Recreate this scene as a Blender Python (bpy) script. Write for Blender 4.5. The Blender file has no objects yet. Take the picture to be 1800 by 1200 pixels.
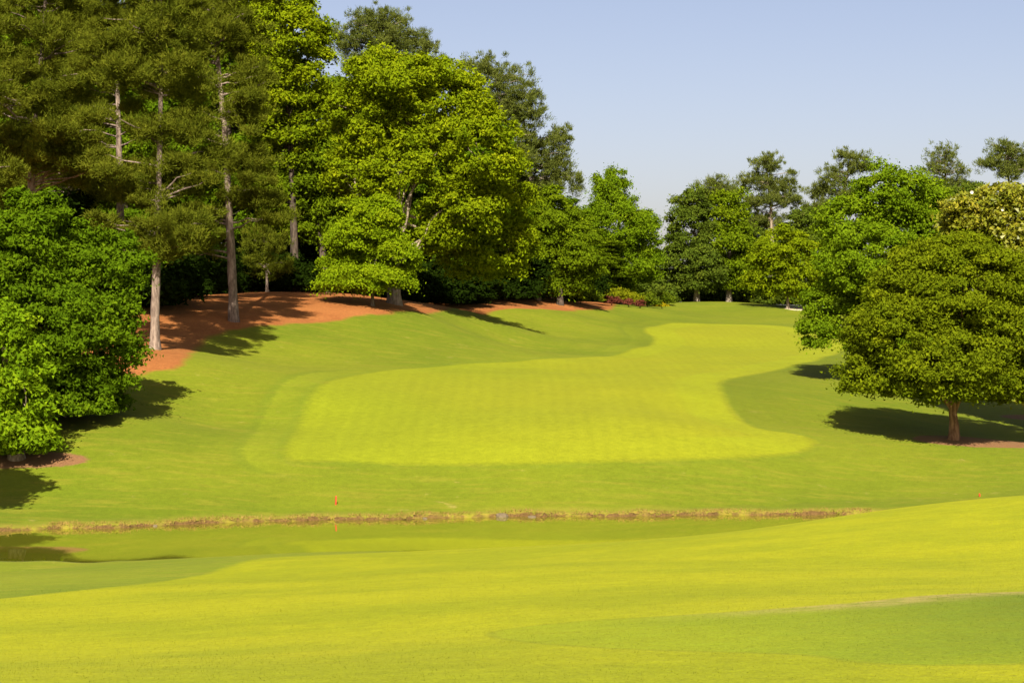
import bpy, math, random
import numpy as np
from mathutils import Vector

# ------------------------------------------------------------------ camera, sky, sun, exposure
scene = bpy.context.scene
COL = scene.collection
CAM_Z, F, PITCH = 9.0, 3300.0, math.atan(40 / 3300.0)      # metres above the pond, focal length in photo pixels
cam_data = bpy.data.cameras.new('camera')
cam_data.sensor_width = 36.0
cam_data.lens = 36.0 * F / 1800.0
cam_data.clip_start, cam_data.clip_end = 0.5, 6000.0
cam = bpy.data.objects.new('camera', cam_data)
cam.location = (0, 0, CAM_Z)
cam.rotation_euler = (math.pi / 2 - PITCH, 0, 0)
COL.objects.link(cam)
scene.camera = cam

SUN_EL, SHADOW_AZ = math.radians(41), math.radians(3)       # shadows run away from the camera, a little to the right
world = bpy.data.worlds.new('World')
scene.world = world
world.use_nodes = True
wn = world.node_tree
wn.nodes.clear()
sky = wn.nodes.new('ShaderNodeTexSky')
sky.sky_type = 'NISHITA'
sky.sun_disc = False
sky.sun_elevation = SUN_EL
sky.sun_rotation = math.pi + SHADOW_AZ
sky.air_density, sky.dust_density, sky.ozone_density = 0.8, 2.0, 1.0
bg = wn.nodes.new('ShaderNodeBackground')
bg.inputs['Strength'].default_value = 0.053
wo = wn.nodes.new('ShaderNodeOutputWorld')
tint = wn.nodes.new('ShaderNodeMix')
tint.data_type, tint.blend_type = 'RGBA', 'MULTIPLY'
tint.inputs[0].default_value = 1.0
tint.inputs[7].default_value = (1.20, .99, .945, 1)          # hazy spring air: a touch of lavender
wn.links.new(sky.outputs[0], tint.inputs[6])
wn.links.new(tint.outputs[2], bg.inputs['Color'])
wn.links.new(bg.outputs[0], wo.inputs['Surface'])

sun_data = bpy.data.lights.new('sun', 'SUN')
sun_data.energy = 5.0
sun_data.angle = math.radians(0.53)
sun_data.color = (1.0, 0.93, 0.80)
sun = bpy.data.objects.new('sun', sun_data)
sdir = Vector((math.sin(SHADOW_AZ) * math.cos(SUN_EL), math.cos(SHADOW_AZ) * math.cos(SUN_EL), -math.sin(SUN_EL)))
sun.rotation_euler = sdir.to_track_quat('-Z', 'Y').to_euler()
sun.location = (-10, -60, 60)
COL.objects.link(sun)

scene.view_settings.view_transform = 'Standard'
scene.view_settings.look = 'None'
scene.view_settings.exposure = 1.45
scene.view_settings.gamma = 1.0
scene.view_settings.use_curve_mapping = False
scene.render.engine = 'CYCLES'
scene.cycles.max_bounces = 6
scene.cycles.diffuse_bounces = 3
scene.cycles.glossy_bounces = 3
scene.cycles.transmission_bounces = 3
scene.cycles.volume_bounces = 0

# ------------------------------------------------------------------ small helpers
def ray(px, py):
    u, v = (px - 900) / F, (600 - py) / F
    c, s = math.cos(PITCH), math.sin(PITCH)
    dy, dz = c + v * s, -s + v * c
    return u / dy, dz / dy                                    # per metre of distance

def P(px, py, d):
    a, b = ray(px, py)
    return np.array([a * d, d, CAM_Z + b * d])

def smooth(a, b, x):
    t = np.clip((x - a) / (b - a), 0, 1)
    return t * t * (3 - 2 * t)

def lin(r, g, b):
    return tuple(((c / 255) / 12.92 if c / 255 <= 0.04045 else ((c / 255 + 0.055) / 1.055) ** 2.4) for c in (r, g, b))

def tag(o, label=None, cat=None, group=None, kind=None):
    if label: o['label'] = label
    if cat: o['category'] = cat
    if group: o['group'] = group
    if kind: o['kind'] = kind
    return o

def link(o, parent=None):
    COL.objects.link(o)
    if parent is not None:
        o.parent = parent
    return o

def empty(name, loc=(0, 0, 0)):
    o = bpy.data.objects.new(name, None)
    o.empty_display_size = 0.5
    o.location = loc
    return link(o)

def mesh_from(name, V, faces, mat, attrs=None, smooth_shade=True, normals=None):
    """faces: an (n,k) int array, or a list of such arrays"""
    me = bpy.data.meshes.new(name)
    if not isinstance(faces, list):
        faces = [faces]
    faces = [np.asarray(f, dtype=np.int32) for f in faces if len(f)]
    V = np.asarray(V, dtype=np.float32)
    me.vertices.add(len(V))
    me.vertices.foreach_set('co', V.ravel())
    tot = sum(f.size for f in faces)
    npoly = sum(len(f) for f in faces)
    me.loops.add(tot)
    me.loops.foreach_set('vertex_index', np.concatenate([f.ravel() for f in faces]))
    sizes = np.concatenate([np.full(len(f), f.shape[1], dtype=np.int32) for f in faces])
    starts = np.concatenate([[0], np.cumsum(sizes)[:-1]]).astype(np.int32)
    me.polygons.add(npoly)
    me.polygons.foreach_set('loop_start', starts)
    me.polygons.foreach_set('use_smooth', np.full(npoly, smooth_shade, dtype=bool))
    me.update(calc_edges=True)
    for k, a in (attrs or {}).items():
        at = me.attributes.new(k, 'FLOAT', 'POINT')
        at.data.foreach_set('value', np.asarray(a, dtype=np.float32))
    if normals is not None:
        me.normals_split_custom_set_from_vertices(np.asarray(normals, dtype=np.float32))
    me.materials.append(mat)
    return me

def mesh_obj(name, V, faces, mat, parent=None, **kw):
    return link(bpy.data.objects.new(name, mesh_from(name, V, faces, mat, **kw)), parent)

ALBEDO = 0.66                                                 # trims every colour below to measured reflectance
class Nodes:
    """terse wrapper for building a material's node tree"""
    def __init__(self, name):
        self.m = bpy.data.materials.new(name)
        self.m.use_nodes = True
        self.t = self.m.node_tree
        self.t.nodes.clear()
        self.out = self.t.nodes.new('ShaderNodeOutputMaterial')
    def put(self, sock, v):
        if isinstance(v, bpy.types.NodeSocket):
            self.t.links.new(v, sock)
        elif isinstance(v, tuple) and len(v) == 3 and sock.type == 'RGBA':
            sock.default_value = tuple(c * ALBEDO for c in v) + (1,)
        else:
            sock.default_value = v
    def n(self, kind, **ins):
        nd = self.t.nodes.new(kind)
        for k, v in ins.items():
            self.put(nd.inputs[k.replace('_', ' ')], v)
        return nd
    def attr(self, name):
        nd = self.t.nodes.new('ShaderNodeAttribute'); nd.attribute_name = name
        return nd.outputs['Fac']
    def pos(self):
        return self.t.nodes.new('ShaderNodeNewGeometry').outputs['Position']
    def scale(self, vec, s):
        nd = self.t.nodes.new('ShaderNodeMapping'); self.put(nd.inputs['Vector'], vec); nd.inputs['Scale'].default_value = s
        return nd.outputs[0]
    def noise(self, vec, s, detail=3.0, rough=0.55, dist=0.0):
        nd = self.n('ShaderNodeTexNoise', Vector=vec, Scale=s, Detail=detail, Roughness=rough, Distortion=dist)
        return nd.outputs[0]
    def math(self, op, a, b=0.0, c=0.0):
        nd = self.t.nodes.new('ShaderNodeMath'); nd.operation = op
        for i, v in enumerate((a, b, c)): self.put(nd.inputs[i], v)
        return nd.outputs[0]
    def remap(self, v, a, b, c=0.0, d=1.0, sm=True):
        nd = self.t.nodes.new('ShaderNodeMapRange')
        nd.interpolation_type = 'SMOOTHSTEP' if sm else 'LINEAR'
        for i, x in enumerate((v, a, b, c, d)): self.put(nd.inputs[i], x)
        return nd.outputs[0]
    def mix(self, f, a, b, blend='MIX'):
        nd = self.t.nodes.new('ShaderNodeMix'); nd.data_type = 'RGBA'; nd.blend_type = blend
        self.put(nd.inputs[0], f); self.put(nd.inputs[6], a); self.put(nd.inputs[7], b)
        return nd.outputs[2]
    def gain(self, colour, f):
        nd = self.t.nodes.new('ShaderNodeVectorMath'); nd.operation = 'SCALE'
        self.put(nd.inputs[0], colour); self.put(nd.inputs['Scale'], f)
        return nd.outputs[0]
    def bump(self, h, strength, dist):
        return self.n('ShaderNodeBump', Height=h, Strength=strength, Distance=dist).outputs[0]
    def bsdf(self, **ins):
        nd = self.n('ShaderNodeBsdfPrincipled', **ins)
        return nd.outputs[0]
    def end(self, sh):
        self.t.links.new(sh, self.out.inputs['Surface'])
        return self.m

# ------------------------------------------------------------------ terrain heights
WATER = 0.0
CTRL = [(0, 1200, 17), (600, 1200, 16), (1200, 1200, 15.5), (1800, 1200, 15),
        (0, 1125, 27), (600, 1125, 25.5), (1000, 1110, 24), (1250, 1082, 24.5), (1500, 1062, 24), (1800, 1038, 23.5),
        (1800, 1032, 31), (1500, 1040, 31), (1200, 1052, 31), (900, 1065, 31), (500, 1060, 34),
        (1800, 960, 43), (1400, 1000, 39), (1000, 1015, 38), (200, 1030, 44), (0, 1046, 42),
        (1800, 880, 58), (1600, 900, 58), (1400, 922, 58), (1150, 943, 58.5), (900, 955, 59), (700, 966, 59.5), (500, 982, 60), (250, 1003, 60), (0, 1018, 58),
        (0, 990, 69), (280, 984, 69), (500, 975, 69),
        (600, 893, 86), (300, 905, 83.5), (0, 915, 81.5), (900, 893, 87), (1200, 889, 88), (1540, 890, 88),
        (0, 880, 86), (600, 875, 87), (1500, 865, 91), (1800, 858, 94),
        (1800, 800, 101), (1677, 768, 105), (1640, 735, 117), (1450, 680, 126), (1290, 740, 106), (1420, 790, 98.5), (1800, 712, 126),
        (1800, 650, 160), (900, 865, 88.6), (900, 815, 92.5), (900, 760, 97.5), (900, 700, 108.5), (900, 660, 123), (900, 640, 138), (900, 610, 160), (900, 580, 178),
        (1200, 865, 89.2), (1200, 815, 93.5), (1200, 750, 100), (1200, 690, 113), (1200, 650, 130), (1250, 620, 158),
        (500, 805, 92.5), (600, 815, 92), (540, 700, 107), (600, 665, 117), (600, 620, 133), (600, 570, 144), (655, 530, 154), (693, 533, 160), (740, 546, 155),
        (840, 544, 172), (900, 547, 192), (960, 537, 206), (450, 577, 136), (410, 556, 138), (450, 526, 152), (600, 525, 160), (500, 522, 178), (300, 520, 185),
        (272, 612, 120), (330, 635, 114), (230, 650, 112), (190, 700, 105), (280, 745, 99), (300, 800, 92.5), (300, 860, 86.5), (0, 810, 91), (0, 850, 87), (150, 860, 87),
        (-350, 760, 100), (-350, 600, 130), (350, 700, 108), (450, 640, 124), (380, 760, 102),
        (1100, 600, 180), (1140, 570, 208), (1390, 575, 205), (1390, 600, 180), (1460, 630, 152), (1200, 546, 238), (1000, 550, 196), (1000, 530, 212), (1160, 531, 262),
        (1300, 534, 270), (1385, 537, 250), (1300, 546, 330), (900, 520, 250), (1700, 580, 230), (1900, 560, 280), (600, 520, 240), (100, 520, 230)]
_c = np.array([P(*c) for c in CTRL])
_extra = np.array([(-60, 72, 0.3), (-60, 78, 1.0), (35, 72, 2.6), (40, 60, 4.2), (-40, 58, 2.6), (-45, 25, 5.5), (45, 20, 6.2), (0, 2, 7.2), (0, -30, 8.0), (24, 84, 0.9),
                   (-60, 100, 4.0), (-80, 160, 11), (-90, 260, 12), (90, 260, 8), (70, 160, 4.5), (60, 110, 2.5), (0, 380, 9.5), (90, 380, 8.5), (-90, 380, 10)], dtype=float)
_c = np.vstack([_c, _extra])

def _tps(r2):
    return 0.5 * r2 * np.log(r2 + 1e-9)
_xy = _c[:, :2] / 50.0
_n = len(_xy)
_K = _tps(((_xy[:, None] - _xy[None]) ** 2).sum(-1)) + np.eye(_n) * 0.0035
_A = np.zeros((_n + 3, _n + 3))
_A[:_n, :_n] = _K
_A[:_n, _n] = 1; _A[:_n, _n + 1:] = _xy
_A[_n:, :_n] = _A[:_n, _n:].T
_w = np.linalg.solve(_A, np.concatenate([_c[:, 2], np.zeros(3)]))
_rng = np.random.default_rng(3)
_waves = [(_rng.uniform(-1, 1, 2) * 2 * math.pi / L, _rng.uniform(0, 6.28), a) for L, a in ((9, .022), (11, .03), (15, .06), (19, .07), (13, .04), (26, .12))]

def seg_sd(poly, X, Y):
    """signed distance to a polygon, positive inside"""
    poly = np.asarray(poly, dtype=float)
    q = np.roll(poly, -1, axis=0)
    best = np.full(X.shape, 1e18)
    inside = np.zeros(X.shape, dtype=bool)
    for (ax, ay), (bx, by) in zip(poly, q):
        ex, ey = bx - ax, by - ay
        t = np.clip(((X - ax) * ex + (Y - ay) * ey) / (ex * ex + ey * ey + 1e-12), 0, 1)
        best = np.minimum(best, (X - ax - t * ex) ** 2 + (Y - ay - t * ey) ** 2)
        if ey != 0:
            cond = ((ay > Y) != (by > Y)) & (X < ex * (Y - ay) / ey + ax)
            inside ^= cond
    return np.where(inside, 1, -1) * np.sqrt(best)

def catmull(pts, n=8, closed=True):
    pts = np.asarray(pts, dtype=float)
    out = []
    N = len(pts)
    for i in range(N if closed else N - 1):
        p0, p1, p2, p3 = (pts[(i - 1) % N], pts[i], pts[(i + 1) % N], pts[(i + 2) % N]) if closed else (pts[max(i - 1, 0)], pts[i], pts[i + 1], pts[min(i + 2, N - 1)])
        for k in range(n):
            t = k / n
            out.append(0.5 * ((2 * p1) + (-p0 + p2) * t + (2 * p0 - 5 * p1 + 4 * p2 - p3) * t * t + (-p0 + 3 * p1 - 3 * p2 + p3) * t ** 3))
    return np.array(out)

def far_shore(px, py):
    a, b = ray(px, py)
    d = (WATER - CAM_Z) / b
    return (a * d, d)
FAR_EDGE = [(-75, 74), (-45, 76)] + [far_shore(*p) for p in ((0, 934), (90, 930), (180, 929), (300, 924), (420, 918), (520, 916), (600, 914), (690, 914), (760, 911), (900, 909), (1000, 908), (1100, 908), (1200, 906), (1330, 905), (1450, 905), (1545, 905))]
NEAR_EDGE = [(20, 85.5), (18.5, 81), (15, 76), (9, 71), (1, 69), (-8, 69.2), (-19, 69.4), (-40, 69), (-75, 67)]
_rs = random.Random(4)
_far_fine = [(p[0], p[1] + _rs.uniform(-.28, .28)) for p in catmull(FAR_EDGE, 7, closed=False)]
POND = np.array(_far_fine + [tuple(p) for p in catmull(NEAR_EDGE, 5, closed=False)])

def base_height(X, Y):
    X = np.asarray(X, dtype=float); Y = np.asarray(Y, dtype=float)
    sh = X.shape
    x = np.clip(X.ravel(), -95, 95) / 50; y = np.clip(Y.ravel(), -35, 385) / 50
    z = np.zeros(x.shape)
    for i0 in range(0, len(x), 40000):
        sl = slice(i0, i0 + 40000)
        r2 = (x[sl, None] - _xy[None, :, 0]) ** 2 + (y[sl, None] - _xy[None, :, 1]) ** 2
        z[sl] = _tps(r2) @ _w[:_n] + _w[_n] + _w[_n + 1] * x[sl] + _w[_n + 2] * y[sl]
    z = z.reshape(sh)
    wv = sum(a * np.sin(k[0] * X + k[1] * Y + p) for k, p, a in _waves)
    near = smooth(30, 90, Y) * 0.5 + 0.55
    return z + wv * near

def height(X, Y, sd=None):
    X = np.asarray(X, dtype=float); Y = np.asarray(Y, dtype=float)
    z = base_height(X, Y)
    if sd is None:
        sd = seg_sd(POND, X, Y)
    rim = np.where(Y > 74 + 0.0 * X, 0.16, 0.06) + 0.05 * np.sin(X * 1.9) * np.sin(X * 0.57 + 1)
    lift = np.maximum(z, rim + np.clip(-sd, 0, 6) * 0.02)
    z = np.where(sd > -6, lift, z)
    s = smooth(-0.22, 0.25, sd)
    return z * (1 - s) + (-0.9) * s

def H(x, y):
    return float(height(np.array([x]), np.array([y]))[0])

_ds = np.concatenate([np.arange(8, 100, .25), np.arange(100, 420, .5)])
def ground(px, py):
    """where the sight line through a photo pixel meets the terrain"""
    a, b = ray(px, py)
    z = height(a * _ds, _ds)
    below = np.nonzero(CAM_Z + b * _ds < z)[0]
    d = _ds[below[0]] if len(below) else 300.0
    return (a * d, d)

# ------------------------------------------------------------------ mown areas and beds (outlines on the ground)
FAIRWAY = catmull([ground(*p) for p in ((505, 806), (520, 760), (545, 702), (578, 672), (650, 656), (800, 642), (980, 630), (1110, 615), (1150, 598), (1134, 578), (1180, 568), (1300, 570), (1400, 577))]
                  + [ground(1490, 600), ground(1470, 622)] + [ground(*p) for p in ((1400, 641), (1310, 661), (1268, 672), (1272, 695), (1292, 728), (1335, 755), (1400, 765), (1432, 779), (1395, 796), (1250, 808), (1000, 816), (800, 818), (600, 813))], 6)
NEARWAY = np.array([(-60, 40)] + [ground(*p) for p in ((0, 1052), (120, 1040), (250, 1026), (360, 1010))] + [(-7.5, 60.5), (-3, 62.5), (3, 63.5), (9, 65), (14, 68), (20, 70), (40, 72), (60, 40), (50, -30), (-50, -30)])
STRIP = catmull([ground(*p) for p in ((860, 1113), (930, 1100), (1060, 1090), (1250, 1078), (1500, 1060), (1780, 1040))] + [(14, 24.5), (14, 17)] + [ground(*p) for p in ((1790, 1167), (1400, 1150), (1100, 1140), (930, 1130))], 6)
STRAW = np.array([ground(*p) for p in ((165, 712), (215, 672), (262, 655), (318, 640), (345, 612), (372, 592), (430, 578), (520, 569), (620, 559), (700, 549), (780, 545), (860, 548), (930, 543), (1000, 546), (1050, 543))]
                 + [(11, 214), (12, 224), (13, 238), (12, 262), (8, 300), (-80, 300), (-85, 140), (-45, 112), (-33, 104)])
STRAW = catmull(STRAW, 4)
def ellipse(cx, cy, rx, ry, n=28, seed=0, rough=.06):
    r = random.Random(seed)
    return np.array([(cx + rx * math.cos(t) * (1 + r.uniform(-rough, rough)), cy + ry * math.sin(t) * (1 + r.uniform(-rough, rough))) for t in np.linspace(0, 2 * math.pi, n, endpoint=False)])
_tr = ground(1695, 770)
_t2 = ground(40, 806)
_mg = ground(1800, 737)
_bk = ground(1402, 541)
MULCHES = [('mulch_bed', 'ring of brown mulch under the round tree on the right', ellipse(_tr[0] + .6, _tr[1] - 1.2, 3.9, 2.0, seed=1)),
           ('mulch_bed', 'brown mulch under the small bright tree at left edge', ellipse(_t2[0] - .6, _t2[1] - .2, 3.9, 1.25, seed=2)),
           ('mulch_bed', 'sliver of brown mulch under the yellowish tree at right edge', ellipse(_mg[0] + 1.4, _mg[1] + 1.0, 2.6, 1.8, seed=3))]
BUNKER = ellipse(_bk[0] + .3, _bk[1] - 1.5, 2.3, 3.4, seed=5)
FLOWERBED = catmull([ground(*p) for p in ((990, 531), (1060, 532), (1120, 532.5), (1160, 533), (1160, 530.5), (1100, 529), (1000, 527))], 4)

# ------------------------------------------------------------------ ground meshes
def axis(parts):
    out = []
    for a, b, s in parts:
        out += list(np.arange(a, b, s))
    return np.array(out)
gx_in = axis([(-95, -32, 1.8), (-32, 32, .36), (32, 95.1, 1.8)])
gy_in = axis([(-35, 12, 3), (12, 64, .5), (64, 78, .3), (78, 90, .15), (90, 132, .5), (132, 225, .9), (225, 300, 1.6), (300, 386, 4)])
far_x = np.array([110, 140, 200, 320, 600, 1200, 3000.])
GX = np.concatenate([-far_x[::-1], gx_in, far_x])
GY = np.concatenate([[-2500, -900, -350, -150, -80], gy_in, [400, 430, 480, 560, 700, 1000, 1800, 4000]])
XX, YY = np.meshgrid(GX, GY)
pond_sd = seg_sd(POND, XX, YY)
ZZ = height(XX, YY, pond_sd)
gV = np.stack([XX, YY, ZZ], -1).reshape(-1, 3)
nyy, nxx = XX.shape
idx = np.arange(nyy * nxx).reshape(nyy, nxx)
q = np.stack([idx[:-1, :-1], idx[:-1, 1:], idx[1:, 1:], idx[1:, :-1]], -1).reshape(-1, 4)
T = np.concatenate([q[:, [0, 1, 2]], q[:, [0, 2, 3]]])
fn = np.cross(gV[T[:, 1]] - gV[T[:, 0]], gV[T[:, 2]] - gV[T[:, 0]])
gN = np.zeros_like(gV)
for k in range(3):
    np.add.at(gN, T[:, k], fn)
gN /= np.linalg.norm(gN, axis=1)[:, None]
gN0 = gN.reshape(nyy, nxx, 3).copy()
mulch_sd = np.full(XX.shape, -50.0)
for _, _, poly in MULCHES:
    mulch_sd = np.maximum(mulch_sd, np.maximum(seg_sd(poly, XX, YY), -50))
fields = {'fair': seg_sd(FAIRWAY, XX, YY), 'near': seg_sd(NEARWAY, XX, YY), 'strip': seg_sd(STRIP, XX, YY), 'straw': np.maximum(seg_sd(STRAW, XX, YY), seg_sd(FLOWERBED, XX, YY)),
          'mulch': mulch_sd, 'sand': seg_sd(BUNKER, XX, YY), 'pond': pond_sd}
FK = list(fields)
gA = np.stack([np.clip(fields[k], -60, 60).ravel() for k in FK], -1)

def cut(tris, D, V, N, A):
    """split triangles along the zero line of D: returns (inside, outside, V, N, A, Dnew)"""
    s = D[tris] > 0
    cnt = s.sum(1)
    ins, outs, mix = tris[cnt == 3], tris[cnt == 0], tris[(cnt > 0) & (cnt < 3)]
    newV, newN, newA, newD, cache = [], [], [], [], {}
    base = len(V)
    def mid(a, b):
        k = (a, b) if a < b else (b, a)
        if k not in cache:
            t = D[k[0]] / (D[k[0]] - D[k[1]])
            newV.append(V[k[0]] * (1 - t) + V[k[1]] * t)
            n = N[k[0]] * (1 - t) + N[k[1]] * t
            newN.append(n / np.linalg.norm(n)); newA.append(A[k[0]] * (1 - t) + A[k[1]] * t); newD.append(0.0)
            cache[k] = base + len(newV) - 1
        return cache[k]
    ai, ao = [], []
    for t in mix:
        sg = [D[v] > 0 for v in t]
        one = [i for i in range(3) if sg[i] == (sum(sg) == 1)][0]       # the vertex alone on its side
        a, b, c = int(t[one]), int(t[(one + 1) % 3]), int(t[(one + 2) % 3])
        m1, m2 = mid(a, b), mid(a, c)
        (ai if sg[one] else ao).append((a, m1, m2))
        (ao if sg[one] else ai).extend([(m1, b, c), (m1, c, m2)])
    if newV:
        V = np.vstack([V, newV]); N = np.vstack([N, newN]); A = np.vstack([A, newA])
    ins = np.vstack([ins, np.array(ai, dtype=int).reshape(-1, 3)]); outs = np.vstack([outs, np.array(ao, dtype=int).reshape(-1, 3)])
    return ins, outs, V, N, A

def make_turf():
    g = Nodes('turf')
    pos = g.pos()
    big = g.noise(pos, .055, 3); mid = g.noise(pos, .38, 4, .6); small = g.noise(pos, 2.6, 4, .65); fine = g.noise(pos, 17, 3, .7)
    streak = g.noise(g.scale(pos, (.5, 2.2, 1)), .8, 4, .6)
    grain = g.math('ADD', g.remap(g.math('ADD', g.math('MULTIPLY', fine, .6), g.math('MULTIPLY', g.noise(pos, 48, 2, .7), .4)), .3, .7, .66, 1.34, False), g.math('ADD', g.math('MULTIPLY', g.math('SUBTRACT', small, .5), .5), g.math('MULTIPLY', g.math('SUBTRACT', mid, .5), .22)))
    # rough
    rough = g.mix(g.remap(big, .35, .65), (.118, .158, .0068), (.160, .188, .0085))
    rough = g.mix(g.math('MULTIPLY', g.remap(streak, .46, .70), .5), rough, (.220, .205, .018))
    rough = g.mix(g.math('MULTIPLY', g.remap(g.noise(pos, .9, 5, .7), .62, .74), .65), rough, (.30, .25, .06))
    # far fairway with mowing bands running up the slope
    sx = g.n('ShaderNodeSeparateXYZ', Vector=pos)
    warp = g.math('MULTIPLY', g.noise(pos, .03, 1), 1.6)
    band = g.math('SINE', g.math('MULTIPLY', g.math('ADD', g.math('ADD', sx.outputs['X'], g.math('MULTIPLY', sx.outputs['Y'], -.05)), warp), 2 * math.pi / 4.4))
    band2 = g.math('SINE', g.math('MULTIPLY', g.math('ADD', sx.outputs['X'], warp), 2 * math.pi / .85))
    fair = g.mix(g.math('ADD', g.remap(sx.outputs['X'], -12, 8, 0, .7), g.remap(big, .3, .7, -.2, .3)), (.198, .230, .0078), (.238, .246, .0085))
    fair = g.mix(g.math('MULTIPLY', g.remap(streak, .42, .7), .12), fair, (.205, .225, .008))
    fair = g.gain(fair, g.math('ADD', 1.0, g.math('ADD', g.math('MULTIPLY', band, .010), g.math('MULTIPLY', band2, .022))))
    # near fairway
    near = g.mix(g.remap(g.math('ADD', g.math('MULTIPLY', mid, .5), g.math('MULTIPLY', g.noise(g.scale(pos, (.35, 1, 1)), .22, 3), .5)), .38, .62), (.316, .322, .0040), (.234, .258, .0038))
    near = g.mix(g.math('MULTIPLY', g.remap(streak, .5, .75), .3), near, (.325, .318, .009))
    strip = g.mix(g.math('ADD', g.remap(sx.outputs['X'], 1.0, 7.0, 0, .75), g.remap(mid, .3, .7, -.15, .25)), (.215, .275, .0070), (.105, .152, .0080))
    wob = g.math('MULTIPLY', g.math('SUBTRACT', small, .5), .5)
    a_f = g.math('ADD', g.attr('fair'), wob); a_n = g.math('ADD', g.attr('near'), wob); a_s = g.math('ADD', g.attr('strip'), g.math('MULTIPLY', wob, .4))
    c = g.gain(rough, g.remap(sx.outputs['Y'], 62, 78, 1.18, 1.0))
    left = g.math('MAXIMUM', g.remap(sx.outputs['X'], -14, -9, 1, .12), g.remap(sx.outputs['Y'], 150, 175))
    collar = g.math('MULTIPLY', left, g.math('MULTIPLY', g.remap(a_f, -2.4, -2.0), g.remap(a_f, -.5, .0, 1, 0)))
    c = g.mix(g.math('MULTIPLY', collar, g.remap(big, .35, .6, .1, .5)), c, (.215, .255, .0105))
    edge = g.math('MULTIPLY', left, g.math('MULTIPLY', g.remap(a_f, -3.0, -2.5), g.remap(a_f, -2.4, -1.9, 1, 0)))
    c = g.mix(g.math('MULTIPLY', edge, g.remap(big, .35, .6, .05, .35)), c, (.115, .165, .010))
    edge2 = g.math('MULTIPLY', g.remap(a_f, -.9, -.35), g.remap(a_f, -.3, .1, 1, 0))
    c = g.mix(g.math('MULTIPLY', edge2, g.remap(mid, .35, .65, .1, .45)), c, (.135, .180, .010))
    dark_band = g.math('MULTIPLY', g.math('MULTIPLY', g.remap(a_f, -6.5, -.8), g.remap(a_f, -.4, .2, 1, 0)), g.math('MULTIPLY', g.remap(sx.outputs['X'], 9, 13), g.remap(sx.outputs['Y'], 102, 108)))  # rough grows darker towards the right-hand edge of the fairway
    c = g.mix(g.math('MULTIPLY', dark_band, .4), c, (.098, .122, .006))
    c = g.mix(g.remap(a_f, -.45, .45), c, fair)
    inner = g.math('MULTIPLY', g.remap(a_f, .1, .4), g.remap(a_f, 2.6, 3.2, 1, 0))
    c = g.mix(g.math('MULTIPLY', inner, g.math('MULTIPLY', g.remap(sx.outputs['X'], 8, 11, .25, .6), g.remap(mid, .3, .7, .6, 1))), c, (.240, .275, .008))
    c = g.mix(g.remap(a_n, -.25, .25), c, near)
    lineS = g.math('MULTIPLY', g.remap(a_s, -.10, -.02), g.remap(a_s, .02, .10, 1, 0))
    c = g.mix(g.math('MULTIPLY', g.remap(a_s, -.06, .14), g.math('ADD', g.remap(sx.outputs['X'], -1.5, 5.5, .45, .95), g.remap(small, .3, .7, -.15, .15, False))), c, strip)
    c = g.mix(g.math('MULTIPLY', lineS, .35), c, (.14, .17, .010))
    fringe = g.math('MULTIPLY', g.math('MULTIPLY', g.remap(a_s, -.25, .1), g.remap(a_s, .3, 1.7, 1, 0)), g.math('MULTIPLY', g.remap(sx.outputs['Y'], 21.6, 23), g.remap(sx.outputs['X'], 1.2, 5)))
    c = g.mix(g.math('MULTIPLY', fringe, g.remap(small, .3, .62, .15, .85)), c, (.37, .29, .09))
    c = g.gain(c, grain)
    # pond edge: dead grass, then bare wet soil
    a_p = g.math('ADD', g.attr('pond'), g.math('MULTIPLY', g.math('SUBTRACT', g.noise(pos, 1.3, 4, .7), .5), 1.1))
    yfar = g.remap(sx.outputs['Y'], 74, 77)
    dead = g.math('MULTIPLY', g.remap(a_p, -1.9, -.35), yfar)
    c = g.mix(g.math('MULTIPLY', dead, .75), c, g.mix(g.remap(small, .35, .65), (.31, .24, .035), (.22, .22, .02)))
    a_q = g.math('ADD', g.attr('pond'), g.math('MULTIPLY', g.math('SUBTRACT', g.noise(pos, 2.2, 4, .7), .5), .45))
    soil = g.math('MULTIPLY', g.remap(a_q, -.33, -.16), g.math('MAXIMUM', g.remap(g.noise(pos, .45, 4, .7), .38, .52, .25, 1), g.remap(g.attr('pond'), .05, .2)))
    c = g.mix(soil, c, g.mix(g.remap(fine, .3, .7), (.060, .036, .012), (.165, .095, .034)))
    # fallen pine straw, mulch, sand
    a_t = g.math('ADD', g.attr('straw'), g.math('MULTIPLY', g.math('SUBTRACT', mid, .5), 1.6))
    sf = g.noise(g.scale(pos, (1, 1, 1)), 6, 5, .75)
    strawc = g.mix(g.remap(mid, .3, .7), (.34, .125, .036), (.27, .090, .026))
    strawc = g.gain(strawc, g.remap(sf, .2, .8, .55, 1.45, False))
    c = g.mix(g.remap(a_t, -.5, .35), c, strawc)
    a_m = g.math('ADD', g.attr('mulch'), g.math('MULTIPLY', g.math('SUBTRACT', small, .5), .5))
    c = g.mix(g.remap(a_m, -.12, .12), c, g.gain(g.mix(small, (.17, .080, .036), (.26, .135, .06)), g.remap(fine, .2, .8, .6, 1.4, False)))
    c = g.mix(g.remap(g.attr('sand'), -.1, .1), c, (.62, .52, .34))
    bump = g.bump(g.math('ADD', g.math('MULTIPLY', small, .6), fine), .55, .045)
    return g.end(g.bsdf(Base_Color=c, Roughness=.9, Specular_IOR_Level=.04, Normal=bump, Sheen_Weight=.05, Sheen_Roughness=.45, Sheen_Tint=(1.2, 1.3, .5)))
TURF = make_turf()

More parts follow.
